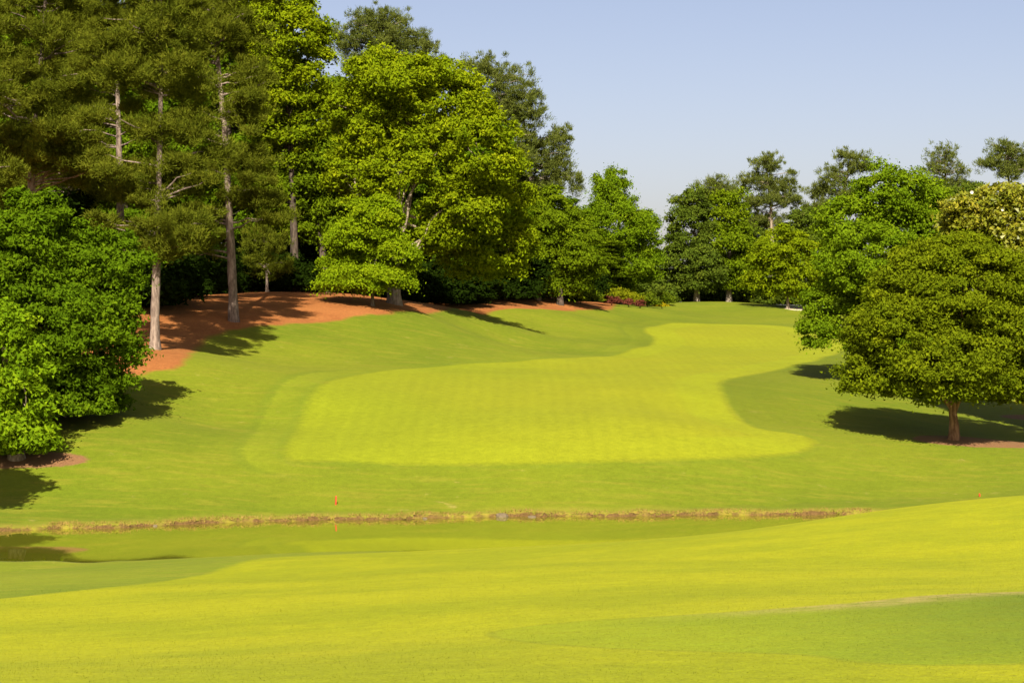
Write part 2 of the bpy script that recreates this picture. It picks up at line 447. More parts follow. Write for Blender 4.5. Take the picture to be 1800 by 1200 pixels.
gT = T
def ground_zone(name, key, poly_field=None):
    global gT, gV, gN, gA
    D = gA[:, FK.index(key)] if poly_field is None else poly_field
    ins, gT, gV, gN, gA = cut(gT, D, gV, gN, gA)
    return ins
def emit(name, tris, label=None):
    u, inv = np.unique(tris.ravel(), return_inverse=True)
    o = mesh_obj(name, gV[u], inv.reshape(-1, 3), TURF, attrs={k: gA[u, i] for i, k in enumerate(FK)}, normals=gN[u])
    tag(o, label, None, None, 'structure')
    return o
zones = []
for nm, key, lb in (('sand_bunker', 'sand', 'pale sand bunker on the far crest beside the yellow-green tree'), ('fairway', 'fair', 'bright mown fairway climbing the far slope beyond the pond'),
                    ('mown_strip', 'strip', 'darker mown strip across the lower right foreground'), ('foreground_fairway', 'near', 'bright yellow-green mown slope in the foreground'),
                    ('pine_straw_bed', 'straw', 'orange bed of pine straw under the trees'), ('mulch_beds', 'mulch', 'brown mulch rings round the single trees')):
    zones.append((nm, ground_zone(nm, key), lb))
for nm, tr, lb in zones:
    if nm == 'mulch_beds':
        cen = gV[tr].mean(1)
        for (n2, l2, poly) in MULCHES:
            m = poly.mean(0)
            sel = (np.hypot(cen[:, 0] - m[0], cen[:, 1] - m[1]) < 6)
            if sel.any(): emit(n2, tr[sel], l2)
    else:
        emit(nm, tr, lb)
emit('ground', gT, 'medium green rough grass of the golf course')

# water
def make_water():
    g = Nodes('pond_water')
    pos = g.pos()
    rip = g.math('ADD', g.noise(g.scale(pos, (.5, 1.6, 1)), 1.1, 3), g.math('MULTIPLY', g.noise(g.scale(pos, (.6, 2, 1)), 6, 2), .25))
    nb = g.bump(rip, .05, .012)
    body = g.n('ShaderNodeBsdfDiffuse', Color=(.17, .175, .012), Normal=nb)
    mirror = g.n('ShaderNodeBsdfGlossy', Color=(1.38, 1.38, 1.15), Roughness=.02, Normal=nb)
    mx = g.n('ShaderNodeMixShader', Fac=.74)
    g.t.links.new(body.outputs[0], mx.inputs[1]); g.t.links.new(mirror.outputs[0], mx.inputs[2])
    return g.end(mx.outputs[0])
WATERM = make_water()
wx, wy = np.meshgrid(np.linspace(-76, 24, 60), np.linspace(64, 90, 30))
wi = np.arange(wx.size).reshape(wx.shape)
wq = np.stack([wi[:-1, :-1], wi[:-1, 1:], wi[1:, 1:], wi[1:, :-1]], -1).reshape(-1, 4)
wcen = np.stack([wx.ravel()[wq].mean(1), wy.ravel()[wq].mean(1)], -1)
wq = wq[seg_sd(POND, wcen[:, 0], wcen[:, 1]) > -2.2]
tag(mesh_obj('pond_water', np.stack([wx.ravel(), wy.ravel(), np.full(wx.size, WATER)], -1), wq, WATERM), 'still green pond between the two grass slopes', None, None, 'structure')

# ------------------------------------------------------------------ materials for plants
def leaf_mat(name, dark, mid, light, trans=.28, spec=0, rough=.5, tint=None):
    g = Nodes(name)
    v = g.attr('var')
    c = g.mix(g.remap(v, .05, .5), dark, mid)
    c = g.mix(g.remap(v, .5, .97), c, light)
    pr = g.bsdf(Base_Color=c, Roughness=rough, Specular_IOR_Level=spec) if spec else g.n('ShaderNodeBsdfDiffuse', Color=c).outputs[0]
    tr = g.n('ShaderNodeBsdfTranslucent', Color=g.mix(.5, c, tint or (light[0] * 1.3, light[1] * 1.35, light[2])))
    mx = g.n('ShaderNodeMixShader', Fac=trans)
    g.t.links.new(pr, mx.inputs[1]); g.t.links.new(tr.outputs[0], mx.inputs[2])
    return g.end(mx.outputs[0])

def bark_mat(name, a, b, s=6.0, stretch=.25):
    g = Nodes(name)
    pos = g.scale(g.pos(), (1, 1, stretch))
    n1 = g.noise(pos, s, 5, .7); n2 = g.noise(pos, s * .25, 3)
    c = g.mix(g.remap(n1, .35, .65), a, b)
    c = g.gain(c, g.remap(n2, .3, .7, .75, 1.25, False))
    return g.end(g.bsdf(Base_Color=c, Roughness=.9, Specular_IOR_Level=.1, Normal=g.bump(n1, .9, .06)))

LM = {
    'maple_dark':  leaf_mat('leaf_dark_green', (0.046, 0.09, 0.0036), (0.088, 0.155, 0.0045), (0.158, 0.236, 0.0065)),
    'bright':      leaf_mat('leaf_bright_green', (0.076, 0.138, 0.005), (0.138, 0.22, 0.006), (0.228, 0.305, 0.009)),
    'yellowgreen': leaf_mat('leaf_yellow_green', (0.108, 0.168, 0.0045), (0.19, 0.252, 0.005), (0.3, 0.338, 0.007)),
    'dogwood':     leaf_mat('leaf_spring_green', (0.11, 0.188, 0.0045), (0.19, 0.275, 0.0055), (0.285, 0.345, 0.007)),
    'mid':         leaf_mat('leaf_mid_green', (0.072, 0.118, 0.0045), (0.128, 0.19, 0.0055), (0.212, 0.272, 0.007)),
    'blue':        leaf_mat('leaf_cool_green', (0.056, 0.092, 0.009), (0.092, 0.134, 0.012), (0.15, 0.184, 0.017)),
    'magnolia':    leaf_mat('leaf_golden_brown', (.085, .125, .0060), (.215, .228, .0110), (.430, .370, .0300), spec=.2, rough=.4),
    'pine_near':   leaf_mat('needle_olive', (0.058, 0.08, 0.0065), (0.11, 0.13, 0.0095), (0.185, 0.192, 0.015), trans=.18),
    'pine_far':    leaf_mat('needle_green', (0.072, 0.098, 0.0169), (0.124, 0.150, 0.0247), (0.195, 0.215, 0.0390), trans=.18),
    'fresh':       leaf_mat('leaf_fresh_green', (.085, .160, .0050), (.155, .255, .0060), (.250, .345, .0090)),
    'olive':       leaf_mat('leaf_olive_green', (.076, .112, .0042), (.138, .180, .0052), (.225, .260, .0068)),
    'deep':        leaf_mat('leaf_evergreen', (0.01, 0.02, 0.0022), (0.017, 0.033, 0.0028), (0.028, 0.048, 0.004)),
    'azalea':      leaf_mat('leaf_azalea', (.060, .105, .0060), (.105, .150, .0070), (.165, .190, .0110)),
    'red':         leaf_mat('leaf_dusky_red', (.085, .022, .0130), (.160, .045, .0280), (.230, .075, .0450)),
    'gold':        leaf_mat('leaf_gold', (.260, .230, .0070), (.420, .340, .0080), (.560, .420, .0100)),
    'lime':        leaf_mat('leaf_lime', (.120, .150, .0060), (.200, .220, .0070), (.290, .270, .0090)),
}
BK = {
    'pine': bark_mat('bark_pine', (.14, .10, .075), (.32, .245, .185)),
    'grey': bark_mat('bark_grey', (.15, .12, .085), (.36, .30, .22)),
    'pale': bark_mat('bark_pale', (.20, .155, .10), (.40, .32, .22)),
    'dark': bark_mat('bark_dark', (.045, .034, .024), (.12, .09, .065)),
    'brown': bark_mat('bark_brown', (.16, .085, .040), (.42, .25, .12)),
}

# ------------------------------------------------------------------ trees
def tube(pts, rad, sides=7, wob=0.0, rng=None):
    pts = np.asarray(pts, dtype=float); rad = np.asarray(rad, dtype=float)
    n = len(pts)
    tan = np.gradient(pts, axis=0)
    tan /= np.linalg.norm(tan, axis=1)[:, None] + 1e-9
    ref = np.array([0.31, 0.95, 0.05]) if abs(tan[0][2]) > .6 else np.array([0, 0, 1.0])
    u = np.cross(tan, ref); u /= np.linalg.norm(u, axis=1)[:, None] + 1e-9
    v = np.cross(tan, u)
    th = np.linspace(0, 2 * math.pi, sides, endpoint=False)
    r = rad[:, None] * (1 + (wob * rng.standard_normal((n, sides)) if wob else 0))
    V = pts[:, None] + (u[:, None] * np.cos(th)[None, :, None] + v[:, None] * np.sin(th)[None, :, None]) * r[..., None]
    i = np.arange(n * sides).reshape(n, sides)
    j = np.roll(i, -1, axis=1)
    Fq = np.stack([i[:-1], j[:-1], j[1:], i[1:]], -1).reshape(-1, 4)
    return V.reshape(-1, 3), Fq

def bend(a, b, n, sag, rng, jit=.05):
    a, b = np.asarray(a, float), np.asarray(b, float)
    t = np.linspace(0, 1, n)[:, None]
    L = np.linalg.norm(b - a)
    p = a * (1 - t) + b * t
    p[:, 2] += sag * L * np.sin(t[:, 0] * math.pi)
    j = rng.normal(0, jit * L, (n, 3)); j[0] = j[-1] = 0
    return p + j * np.sin(t * math.pi)

def join(parts):
    V, Fs, off = [], [], 0
    for v, f in parts:
        V.append(v); Fs.append(f + off); off += len(v)
    return np.vstack(V), np.vstack(Fs)

STYLE = {
    # clump radius, flatness, leaf half length, half width, coverage, clumps per area, shell inner radius, droop
    'round':   dict(rc=.88, flat=.52, L=.15, W=.095, cov=1.75, kc=1.22, inner=.45, droop=.35),
    'layered': dict(rc=.98, flat=.38, L=.15, W=.090, cov=1.7, kc=1.30, inner=.35, droop=.45),
    'loose':   dict(rc=.85, flat=.58, L=.19, W=.120, cov=1.7, kc=1.20, inner=.45, droop=.30),
    'feather': dict(rc=.80, flat=.70, L=.15, W=.075, cov=1.7, kc=1.35, inner=.50, droop=.10),
    'pine':    dict(rc=.52, flat=.78, L=.33, W=.031, cov=1.30, kc=1.02, inner=.15, droop=-.05, needle=True),
}

def unit(n, rng):
    v = rng.standard_normal((n, 3))
    return v / np.linalg.norm(v, axis=1)[:, None]

def crown_geometry(lobes, st, rng, size=1.0, leaf=1.0, cov=1.0, thin_back=True):
    """lobes: list of (centre, radii). Returns vertices, faces, var, clump centres"""
    rc = st['rc'] * size
    cents, lob = [], []
    C = np.array([l[0] for l in lobes]); R = np.array([l[1] for l in lobes])
    for i, (c, r) in enumerate(lobes):
        area = 4 * math.pi * (((r[0] * r[1]) ** 1.6 + (r[0] * r[2]) ** 1.6 + (r[1] * r[2]) ** 1.6) / 3) ** (1 / 1.6)
        n = max(5, int(st['kc'] * area / (math.pi * rc * rc)))
        d = unit(n * 2, rng)
        t = rng.uniform(st['inner'], 1.0, n * 2) ** .7
        if st.get('needle'): t *= rng.uniform(.8, 1.3, n * 2)
        p = c + d * np.maximum(r - rc * .35, r * .35) * t[:, None] * (1 + rng.normal(0, .08, n * 2))[:, None]
        k = (((p[:, None] - C[None]) / R[None]) ** 2).sum(-1)
        k[:, i] = 9
        deep = k.min(1) < .34
        keep = ~(deep & (rng.random(n * 2) < .75))
        if thin_back:
            keep &= ~((d[:, 1] > .30) & (rng.random(n * 2) < .66))
        p = p[keep][:n]
        cents.append(p); lob.append(np.full(len(p), i))
    cents = np.vstack(cents); lob = np.concatenate(lob)
    nc = len(cents)
    leaf = leaf * (.66 if not st.get('needle') else .92)
    la = 2 * st['L'] * st['W'] * leaf * leaf if not st.get('needle') else st['L'] * st['W'] * leaf * leaf
    per = max(8, int(st['cov'] * cov * math.pi * rc * rc / la))
    N = nc * per
    ci = np.repeat(np.arange(nc), per)
    csz = rng.uniform(.5, 1.35, nc)
    d = unit(N, rng)
    rr = rng.random(N) ** .42
    off = d * rr[:, None] * rc * csz[ci][:, None]
    off *= np.where(rng.random(N) < .22, rng.uniform(1.0, 2.0, N), 1.0)[:, None]
    hor = np.minimum(np.hypot(off[:, 0], off[:, 1]) / rc, 1.3)
    off[:, 2] *= st['flat']
    off[:, 2] -= st['droop'] * hor ** 2 * rc * .5
    ctr = C[lob]
    outw = cents - ctr
    outw /= np.linalg.norm(outw, axis=1)[:, None] + 1e-6
    # tilt flat clumps so that they hang outwards
    if st['flat'] < .5:
        off[:, 2] -= (off * outw[ci]).sum(1) * .28
    pos = cents[ci] + off
    cv = np.clip(rng.normal(.5, .17, nc), 0, 1)
    var = np.clip(cv[ci] * .6 + rng.random(N) * .4 + rng.normal(0, .05, N), 0, 1)
    if st.get('needle'):
        dirv = off / (np.linalg.norm(off, axis=1)[:, None] + 1e-6) * .6 + outw[ci] * .3 + np.array([0, 0, .55]) + unit(N, rng) * .7
        dirv /= np.linalg.norm(dirv, axis=1)[:, None]
        L = st['L'] * leaf * rng.uniform(.7, 1.2, N)[:, None]
        side = np.cross(dirv, unit(N, rng)); side /= np.linalg.norm(side, axis=1)[:, None] + 1e-6
        W = st['W'] * leaf
        V = np.stack([pos - dirv * L * .5 - side * W, pos - dirv * L * .5 + side * W, pos + dirv * L * .5 + side * W * .5], 1)
        Fc = np.arange(N * 3).reshape(N, 3)
        return V.reshape(-1, 3), Fc, np.repeat(var, 3), cents, lob
    nrm = unit(N, rng) * .85 + np.array([0, -.05, .50]) + outw[ci] * .32 + off / rc * .28
    nrm /= np.linalg.norm(nrm, axis=1)[:, None]
    u = np.cross(nrm, unit(N, rng)); u /= np.linalg.norm(u, axis=1)[:, None] + 1e-6
    v = np.cross(nrm, u)
    s = rng.uniform(.7, 1.25, N)[:, None] * leaf
    u *= st['L'] * s; v *= st['W'] * s
    u *= 1.15; v *= 1.15
    V = np.stack([pos - u + v, pos - u - v * .9, pos + u], 1)
    Fc = np.arange(N * 3).reshape(N, 3)
    return V.reshape(-1, 3), Fc, np.repeat(var, 3), cents, lob

STATS = {'tri': 0}
def tree(name, label, cat, d, base, lobes, style, leafmat, bark, r0=.3, group=None, trunk=None, fork=.35, seed=1, size=1.0, leaf=1.0, cov=1.0, depth=1.0, limb_n=40, limb_r=.09, on=None, twig=True, trunk_name='trunk', foliage_name='crown', column=None, forks=(), fork_r=.55):
    """one tree: Empty at its foot > trunk, branches, crown. Outline lobes are (px, py, rx, ry[, metres nearer]) in the photo at distance d."""
    rng = np.random.default_rng(seed * 977 + 13)
    st = STYLE[style]
    m = d / F
    bx = ray(base[0], 600)[0] * d
    foot = np.array([bx, d, H(bx, d)])
    if on is not None:
        foot[2] = on
    root = empty(name, tuple(foot))
    tag(root, label, cat, group)
    L3 = []
    for i, l in enumerate(lobes):
        dz = l[4] if len(l) > 4 else (rng.uniform(-.45, .45) * l[2] * m if i else 0)
        c = P(l[0], l[1], d); c[1] -= dz; c[0] *= c[1] / d
        L3.append((c, np.array([l[2] * m, l[2] * m * depth, l[3] * m])))
    if column:
        a, b, w = column                                        # boughs scattered between the big ones: top px, bottom px, half width px
        for q in range(int((b - a) / 17)):
            py = rng.uniform(a, b)
            tx = np.interp(py, [t[1] for t in trunk[::-1]], [t[0] for t in trunk[::-1]])
            sx = rng.choice([-1, 1]) * rng.uniform(.25, 1) * w
            c = P(tx + sx, py, d); c[1] += rng.uniform(-1, .5) * w * m * .8
            L3.append((c, np.array([34, 34, 15]) * m * rng.uniform(.6, 1.25)))
    if style == 'pine' and d > 200:
        L3 = [(c, r * np.array([1.10, 1.10, 1.10])) for c, r in L3]
        cov = cov * .8
    V, Fc, var, cents, lob = crown_geometry(L3, st, rng, size, leaf, cov)
    zmin = foot[2] + .25
    if len(V):
        k = Fc.shape[1]
        low = V.reshape(-1, k, 3)[:, :, 2].min(1) < zmin
        keep = ~low
        V = V.reshape(-1, k, 3)[keep].reshape(-1, 3); var = var.reshape(-1, k)[keep].ravel()
        Fc = np.arange(len(V)).reshape(-1, k)
    STATS['tri'] += len(Fc) * (Fc.shape[1] - 2)
    # trunk
    top = max(L3, key=lambda l: l[0][2] + l[1][2] * .4)
    if trunk:
        tp = [foot - np.array([0, 0, .25])] + [P(px, py, d) for px, py in trunk]
    else:
        cm = np.mean([l[0] for l in L3], axis=0)
        tp = [foot - np.array([0, 0, .25]), foot * .65 + np.array([cm[0], cm[1], cm[2]]) * .35 if False else np.array([foot[0] * .7 + cm[0] * .3, d, foot[2] + (cm[2] - foot[2]) * .55]), np.array([cm[0], d, top[0][2]])]
    tp = catmull(np.array(tp), 5, closed=False)
    tp = np.vstack([tp, [tp[-1] + (tp[-1] - tp[-2]) * .6]])
    h = (tp[:, 2] - foot[2]) / max(1e-3, tp[-1][2] - foot[2])
    rad = r0 * np.clip(1 - .82 * np.clip(h, 0, 1), .1, 1) * (1 + .38 * np.exp(-np.clip(tp[:, 2] - foot[2], 0, 99) / (r0 * 1.6)))
    tv, tf = tube(tp, rad, 11, .05, rng)
    mesh_obj(trunk_name, tv - foot, tf, bark, root)
    # branches
    parts = []
    def trunk_at(z):
        return np.array([np.interp(z, tp[:, 2], tp[:, k]) for k in range(3)])
    zt, zb = tp[-1][2], foot[2]
    if style == 'pine':
        order = rng.permutation(len(cents))[:limb_n]
        for i in order:
            c = cents[i]
            hd = math.hypot(*(c - trunk_at(c[2]))[:2])
            a = trunk_at(min(zt, max(zb + 2, c[2] - hd * rng.uniform(.05, .4))))
            pts = bend(a, c, 6, rng.uniform(-.04, .07), rng, .03)
            parts.append(tube(pts, np.linspace(limb_r * rng.uniform(.7, 1.2), .02, 6), 5))
    else:
        fz = zb + (min(l[0][2] - l[1][2] * .3 for l in L3) - zb) * fork * 2
        hubs = []
        for i, (c, r) in enumerate(L3):
            b = c - np.array([0, 0, r[2] * .25])
            hd = math.hypot(*(c - trunk_at(c[2]))[:2])
            if b[2] - fz < .6 * hd:                             # low skirts hang from boughs that leave the trunk higher up
                a, sag = trunk_at(min(zt, b[2] + .25 * hd)), .06
            else:
                a, sag = trunk_at(np.clip(fz + rng.uniform(0, .35) * (c[2] - fz), zb + .5, zt)), rng.uniform(-.1, .02)
            pts = bend(a, b, 7, sag, rng, .04)
            parts.append(tube(pts, np.linspace(max(.24 * r0, limb_r), limb_r * .5, 7), 6))
            hubs.append(pts)
        order = rng.permutation(len(cents))[:limb_n]
        for i in order:
            hb = hubs[lob[i]]
            a = hb[rng.integers(3, 7)]
            pts = bend(a, cents[i], 5, rng.uniform(-.06, .08), rng, .05)
            parts.append(tube(pts, np.linspace(limb_r * .5, .012, 5), 4))
    for fk in forks:
        pts = catmull([P(*q[:2], d - (q[2] if len(q) > 2 else 0)) for q in fk], 4, closed=False)
        parts.append(tube(pts, np.linspace(fork_r * r0, .3 * fork_r * r0, len(pts)), 8, .04, rng))
    if parts:
        bv, bf = join(parts)
        b = mesh_obj('branches', bv - foot, bf, bark, root)
        b['kind'] = 'stuff'
        STATS['tri'] += len(bf) * 2
    cr = mesh_obj(foliage_name, V - foot, Fc, leafmat, root, attrs={'var': var}, smooth_shade=False)
    cr['kind'] = 'stuff'
    return root

def shrub(name, label, cat, d, base, lobes, leafmat, group=None, seed=1, style='round', size=.45, leaf=.8, cov=1.2):
    bx = ray(base[0], 600)[0] * d
    gy = 600 - F * math.tan(math.atan((H(bx, d) - CAM_Z) / d) + PITCH)              # where its foot shows
    dy = gy - max(l[1] + l[3] for l in lobes) + 1.0
    lobes = [(l[0], l[1] + dy) + tuple(l[2:]) for l in lobes]
    return tree(name, label, cat, d, base, lobes, style, leafmat, BK['dark'], r0=.06, group=group, seed=seed, size=size, leaf=leaf, cov=cov, limb_n=14, limb_r=.025, trunk_name='stem', foliage_name='foliage')

# --- the single trees near the pond
tree('broadleaf_tree', 'large dark green round tree at the left edge with low skirts', 'tree', 99, (75, 780),
     [(50, 430, 110, 112), (150, 480, 98, 105), (70, 590, 140, 130, 1.5), (165, 605, 92, 105, .8), (115, 700, 100, 66, 2.0), (-40, 530, 120, 180), (215, 445, 50, 65), (40, 730, 100, 55, 1), (175, 700, 48, 40), (165, 738, 58, 26, .5), (80, 560, 110, 150, -1)],
     'round', LM['maple_dark'], BK['grey'], r0=.32, seed=1, size=.80, leaf=1.0, cov=1.12)
tree('broadleaf_tree', 'small bright green tree with short thick trunk at left edge', 'tree', 91, (30, 806),
     [(5, 610, 68, 85), (45, 695, 55, 68), (25, 765, 78, 42), (-50, 700, 80, 110)],
     'loose', LM['fresh'], BK['pale'], r0=.34, seed=2, size=.72, leaf=.9, cov=1.25)
tree('broadleaf_tree', 'round dark green tree standing alone on the right in mulch', 'tree', 105, (1677, 768),
     [(1685, 515, 145, 98), (1600, 590, 100, 90, 1.2), (1765, 605, 110, 100, .8), (1665, 640, 115, 68, 2.2), (1535, 655, 72, 45), (1810, 560, 80, 115), (1615, 505, 88, 70), (1800, 665, 75, 45), (1530, 585, 55, 62), (1680, 448, 92, 38), (1690, 425, 50, 20)],
     'round', LM['olive'], BK['brown'], r0=.28, trunk=[(1677, 745), (1675, 718), (1680, 660), (1685, 560)], seed=3, forks=[[(1676, 722), (1660, 702), (1640, 682), (1620, 650)], [(1677, 724), (1688, 700), (1704, 676), (1730, 640)], [(1677, 715), (1668, 680), (1664, 640), (1650, 600)]], fork=.5, size=.72, leaf=.85)
tree('broadleaf_tree', 'broad green tree with low left skirt behind the lone right tree', 'tree', 128, (1560, 672),
     [(1575, 345, 78, 68), (1500, 395, 70, 70), (1635, 385, 60, 62), (1540, 460, 100, 80), (1470, 535, 66, 68), (1440, 580, 38, 32), (1600, 500, 85, 80), (1650, 445, 62, 70), (1480, 460, 50, 50), (1570, 600, 90, 60)],
     'round', LM['bright'], BK['pale'], r0=.30, seed=4, size=.85, leaf=.9)
tree('magnolia_tree', 'broad golden brown magnolia dotted with white flowers at right edge', 'tree', 114, (1815, 738),
     [(1765, 385, 95, 68), (1825, 460, 110, 130), (1715, 425, 72, 78), (1840, 600, 85, 110), (1690, 370, 45, 40), (1790, 520, 100, 80)],
     'loose', LM['magnolia'], BK['grey'], r0=.30, seed=5, size=.8, leaf=.95, cov=1.2)

g = Nodes('magnolia_petal')
PETAL = g.end(g.bsdf(Base_Color=(.75, .70, .58), Roughness=.6))
MAG = [o for o in bpy.data.objects if o.name.startswith('magnolia_tree')][0]
rng = np.random.default_rng(9)
for px, py in ((1690, 343), (1786, 456), (1745, 372)):
    c = P(px, py, 114 - .02 * 0) - np.array(MAG.location)
    c[1] -= rng.uniform(2.1, 2.6)
    fv, ff = [], []
    for k in range(8):
        t = k * math.pi / 4 + rng.uniform(-.2, .2)
        u = np.array([math.cos(t), -.6, math.sin(t)]) * .11
        v = np.array([-math.sin(t), 0, math.cos(t)]) * .045
        fv += [c, c + u * .6 + v, c + u, c + u * .6 - v]
        ff.append([4 * k, 4 * k + 1, 4 * k + 2, 4 * k + 3])
    mesh_obj('flower', np.array(fv), np.array(ff), PETAL, MAG)

# --- tall pines on the left bank
PG = 'tall pines on the left bank'
tree('pine_tree', 'tall pine with bare pale trunk at the left foot of the straw', 'pine', 120, (272, 612),
     [(290, 60, 95, 55), (240, 130, 80, 40), (330, 150, 70, 40), (270, 225, 62, 30), (290, 290, 72, 36), (255, 340, 58, 30), (312, 390, 78, 34), (290, 430, 62, 25), (285, -30, 90, 50), (345, 230, 50, 30)],
     'pine', LM['pine_near'], BK['pine'], r0=.31, group=PG, trunk=[(273, 540), (276, 440), (282, 200), (285, -60)], seed=11, column=(-40, 440, 105), limb_n=70)
tree('pine_tree', 'tall pine with grey leaning trunk beside the orange straw slope', 'pine', 138, (411, 557),
     [(400, 50, 80, 50), (440, 130, 55, 36), (340, 110, 50, 36), (432, 200, 50, 26), (432, 280, 58, 30), (370, 300, 40, 22), (425, 340, 45, 18), (350, 380, 42, 26), (345, 425, 48, 26), (390, -40, 90, 50)],
     'pine', LM['pine_near'], BK['pine'], r0=.36, group=PG, trunk=[(408, 480), (404, 400), (396, 240), (388, 160), (376, 20), (375, -90)], seed=12, column=(-60, 420, 95), limb_n=70)
tree('pine_tree', 'tall pine with pale trunk showing through the dark gap, left of the bare trunk', 'pine', 146, (214, 565),
     [(200, 40, 80, 46), (170, 110, 70, 40), (232, 90, 50, 30), (160, 200, 50, 26), (215, -40, 90, 50), (130, 250, 60, 30), (190, 330, 60, 30)],
     'pine', LM['pine_near'], BK['pine'], r0=.38, group=PG, trunk=[(212, 400), (210, 290), (206, 130), (203, 0)], seed=13, column=(-40, 330, 100), limb_n=60)
tree('pine_tree', 'broad olive pine above the large dark green left tree', 'pine', 130, (55, 600),
     [(80, 60, 80, 40), (40, 120, 72, 36), (110, 160, 70, 36), (50, 190, 76, 32), (105, 235, 70, 30), (60, 275, 80, 32), (160, 285, 50, 26), (60, -20, 90, 46), (20, 245, 50, 32)],
     'pine', LM['pine_near'], BK['pine'], r0=.38, group=PG, trunk=[(54, 400), (60, 220), (75, 80), (82, -60)], seed=14, column=(-40, 330, 120), limb_n=80)
tree('pine_tree', 'slender pine between the broad olive pine and the dark gap', 'pine', 152, (128, 560),
     [(120, 100, 70, 36), (145, 180, 60, 30), (120, 300, 60, 30), (150, 30, 80, 42), (185, 340, 50, 26)],
     'pine', LM['pine_near'], BK['pine'], r0=.36, group=PG, trunk=[(125, 400), (120, 190), (115, 40)], seed=15, column=(0, 340, 90), limb_n=50)
tree('pine_tree', 'leftmost pine, its boughs reaching in from the frame edge', 'pine', 118, (-70, 650),
     [(-20, 70, 60, 40), (-5, 160, 48, 30), (5, 300, 50, 30), (-30, 340, 60, 36), (-60, 0, 80, 50), (-50, 230, 60, 40)],
     'pine', LM['pine_near'], BK['pine'], r0=.36, group=PG, trunk=[(-68, 400), (-60, 100), (-55, -60)], seed=16, limb_n=40)
tree('young_pine', 'small olive pine lit inside the dark wood behind grey leaning trunk', 'pine', 166, (470, 520),
     [(452, 425, 34, 42), (482, 468, 34, 22), (440, 470, 30, 22), (490, 430, 26, 26)],
     'pine', LM['pine_near'], BK['pine'], r0=.14, seed=17, limb_n=20, size=.8)

# --- the wood behind the straw
tree('broadleaf_tree', 'tall yellow-green tree rising between the pines and the great broad tree', 'tree', 172, (520, 528),
     [(500, 55, 82, 80), (545, 130, 52, 90), (470, 150, 58, 80), (520, 235, 60, 58), (440, 20, 60, 60)],
     'loose', LM['yellowgreen'], BK['dark'], r0=.42, seed=21, size=1.05, leaf=1.15)
tree('broadleaf_tree', 'shaded green tree filling the wood left of the great broad tree', 'tree', 174, (575, 528),
     [(562, 300, 72, 60), (500, 335, 58, 58), (600, 375, 50, 50), (535, 395, 42, 36), (480, 250, 45, 50)],
     'loose', LM['mid'], BK['dark'], r0=.40, seed=22, size=1.05, leaf=1.15)
tree('broadleaf_tree', 'great broad yellow-green tree with pale forked limbs above the straw', 'tree', 160, (693, 533),
     [(700, 138, 108, 58), (640, 200, 72, 78), (780, 190, 95, 88), (735, 232, 92, 62, -1.5), (672, 312, 42, 44, 2), (735, 292, 38, 34, 1.5), (842, 258, 75, 88), (880, 340, 68, 74, -6), (812, 352, 84, 72), (622, 300, 54, 62), (850, 432, 92, 58, -7), (768, 405, 66, 40, -3), (905, 420, 52, 56, -8)],
     'loose', LM['yellowgreen'], BK['pale'], r0=.55, trunk=[(693, 480), (695, 400), (698, 330), (712, 260), (722, 160)], seed=23, fork_r=.3, forks=[[(697, 390), (688, 340), (672, 290), (660, 240)], [(697, 400), (722, 340), (742, 300), (775, 262, 2)], [(698, 340), (702, 290), (708, 240), (722, 150, 1)]], size=1.0, leaf=1.05, limb_n=110, limb_r=.12, fork=.30)
tree('dogwood_tree', 'small layered spring-green tree in front of the great broad tree', 'tree', 153, (655, 530),
     [(665, 372, 62, 36), (640, 412, 72, 42), (608, 462, 54, 34), (695, 442, 48, 46), (655, 484, 74, 30), (600, 490, 44, 18), (705, 485, 32, 22)],
     'layered', LM['dogwood'], BK['grey'], r0=.14, seed=24, size=.9, leaf=1.0, trunk=[(654, 500), (650, 440), (655, 390)], cov=1.2)
tree('broadleaf_tree', 'dark green tree right of the great broad tree above the shrubs', 'tree', 207, (985, 528),
     [(968, 380, 56, 64), (1000, 422, 56, 60), (955, 455, 60, 48), (1022, 462, 46, 40), (940, 400, 40, 60), (985, 495, 55, 26)],
     'layered', LM['mid'], BK['dark'], r0=.34, seed=25, size=1.05, leaf=1.25)
tree('broadleaf_tree', 'fresh green pointed tree at the right end of the wood', 'tree', 240, (1088, 527),
     [(1077, 333, 38, 44), (1085, 400, 65, 60), (1095, 462, 72, 48), (1132, 430, 34, 62), (1048, 415, 36, 60)],
     'feather', LM['bright'], BK['dark'], r0=.36, seed=26, size=1.15, leaf=1.45)
tree('pine_tree', 'pine whose round dark top rises above the great broad tree', 'pine', 225, (690, 520),
     [(665, 40, 55, 31), (612, 72, 42, 30), (738, 76, 30, 24), (690, 72, 60, 26), (690, 120, 80, 40)],
     'pine', LM['pine_far'], BK['grey'], r0=.42, seed=27, limb_n=50, limb_r=.13, leaf=1.25, size=1.05)
tree('pine_tree', 'dark pine against the sky right of the great broad tree top', 'pine', 205, (885, 515),
     [(850, 130, 45, 36), (900, 160, 50, 44), (922, 200, 40, 45), (872, 205, 50, 50), (900, 270, 45, 40)],
     'pine', LM['pine_far'], BK['grey'], r0=.42, seed=28, limb_n=50, leaf=1.2, trunk=[(890, 400), (885, 240), (870, 130)])
tree('pine_tree', 'lower dark pine leaning out over the sky, right end of the wood', 'pine', 208, (945, 520),
     [(965, 255, 38, 34), (976, 300, 34, 34), (930, 262, 30, 40), (950, 322, 46, 40), (1012, 322, 16, 24), (990, 240, 20, 20)],
     'pine', LM['pine_far'], BK['grey'], r0=.38, seed=29, limb_n=50, leaf=1.2, trunk=[(940, 400), (928, 270), (920, 205)])

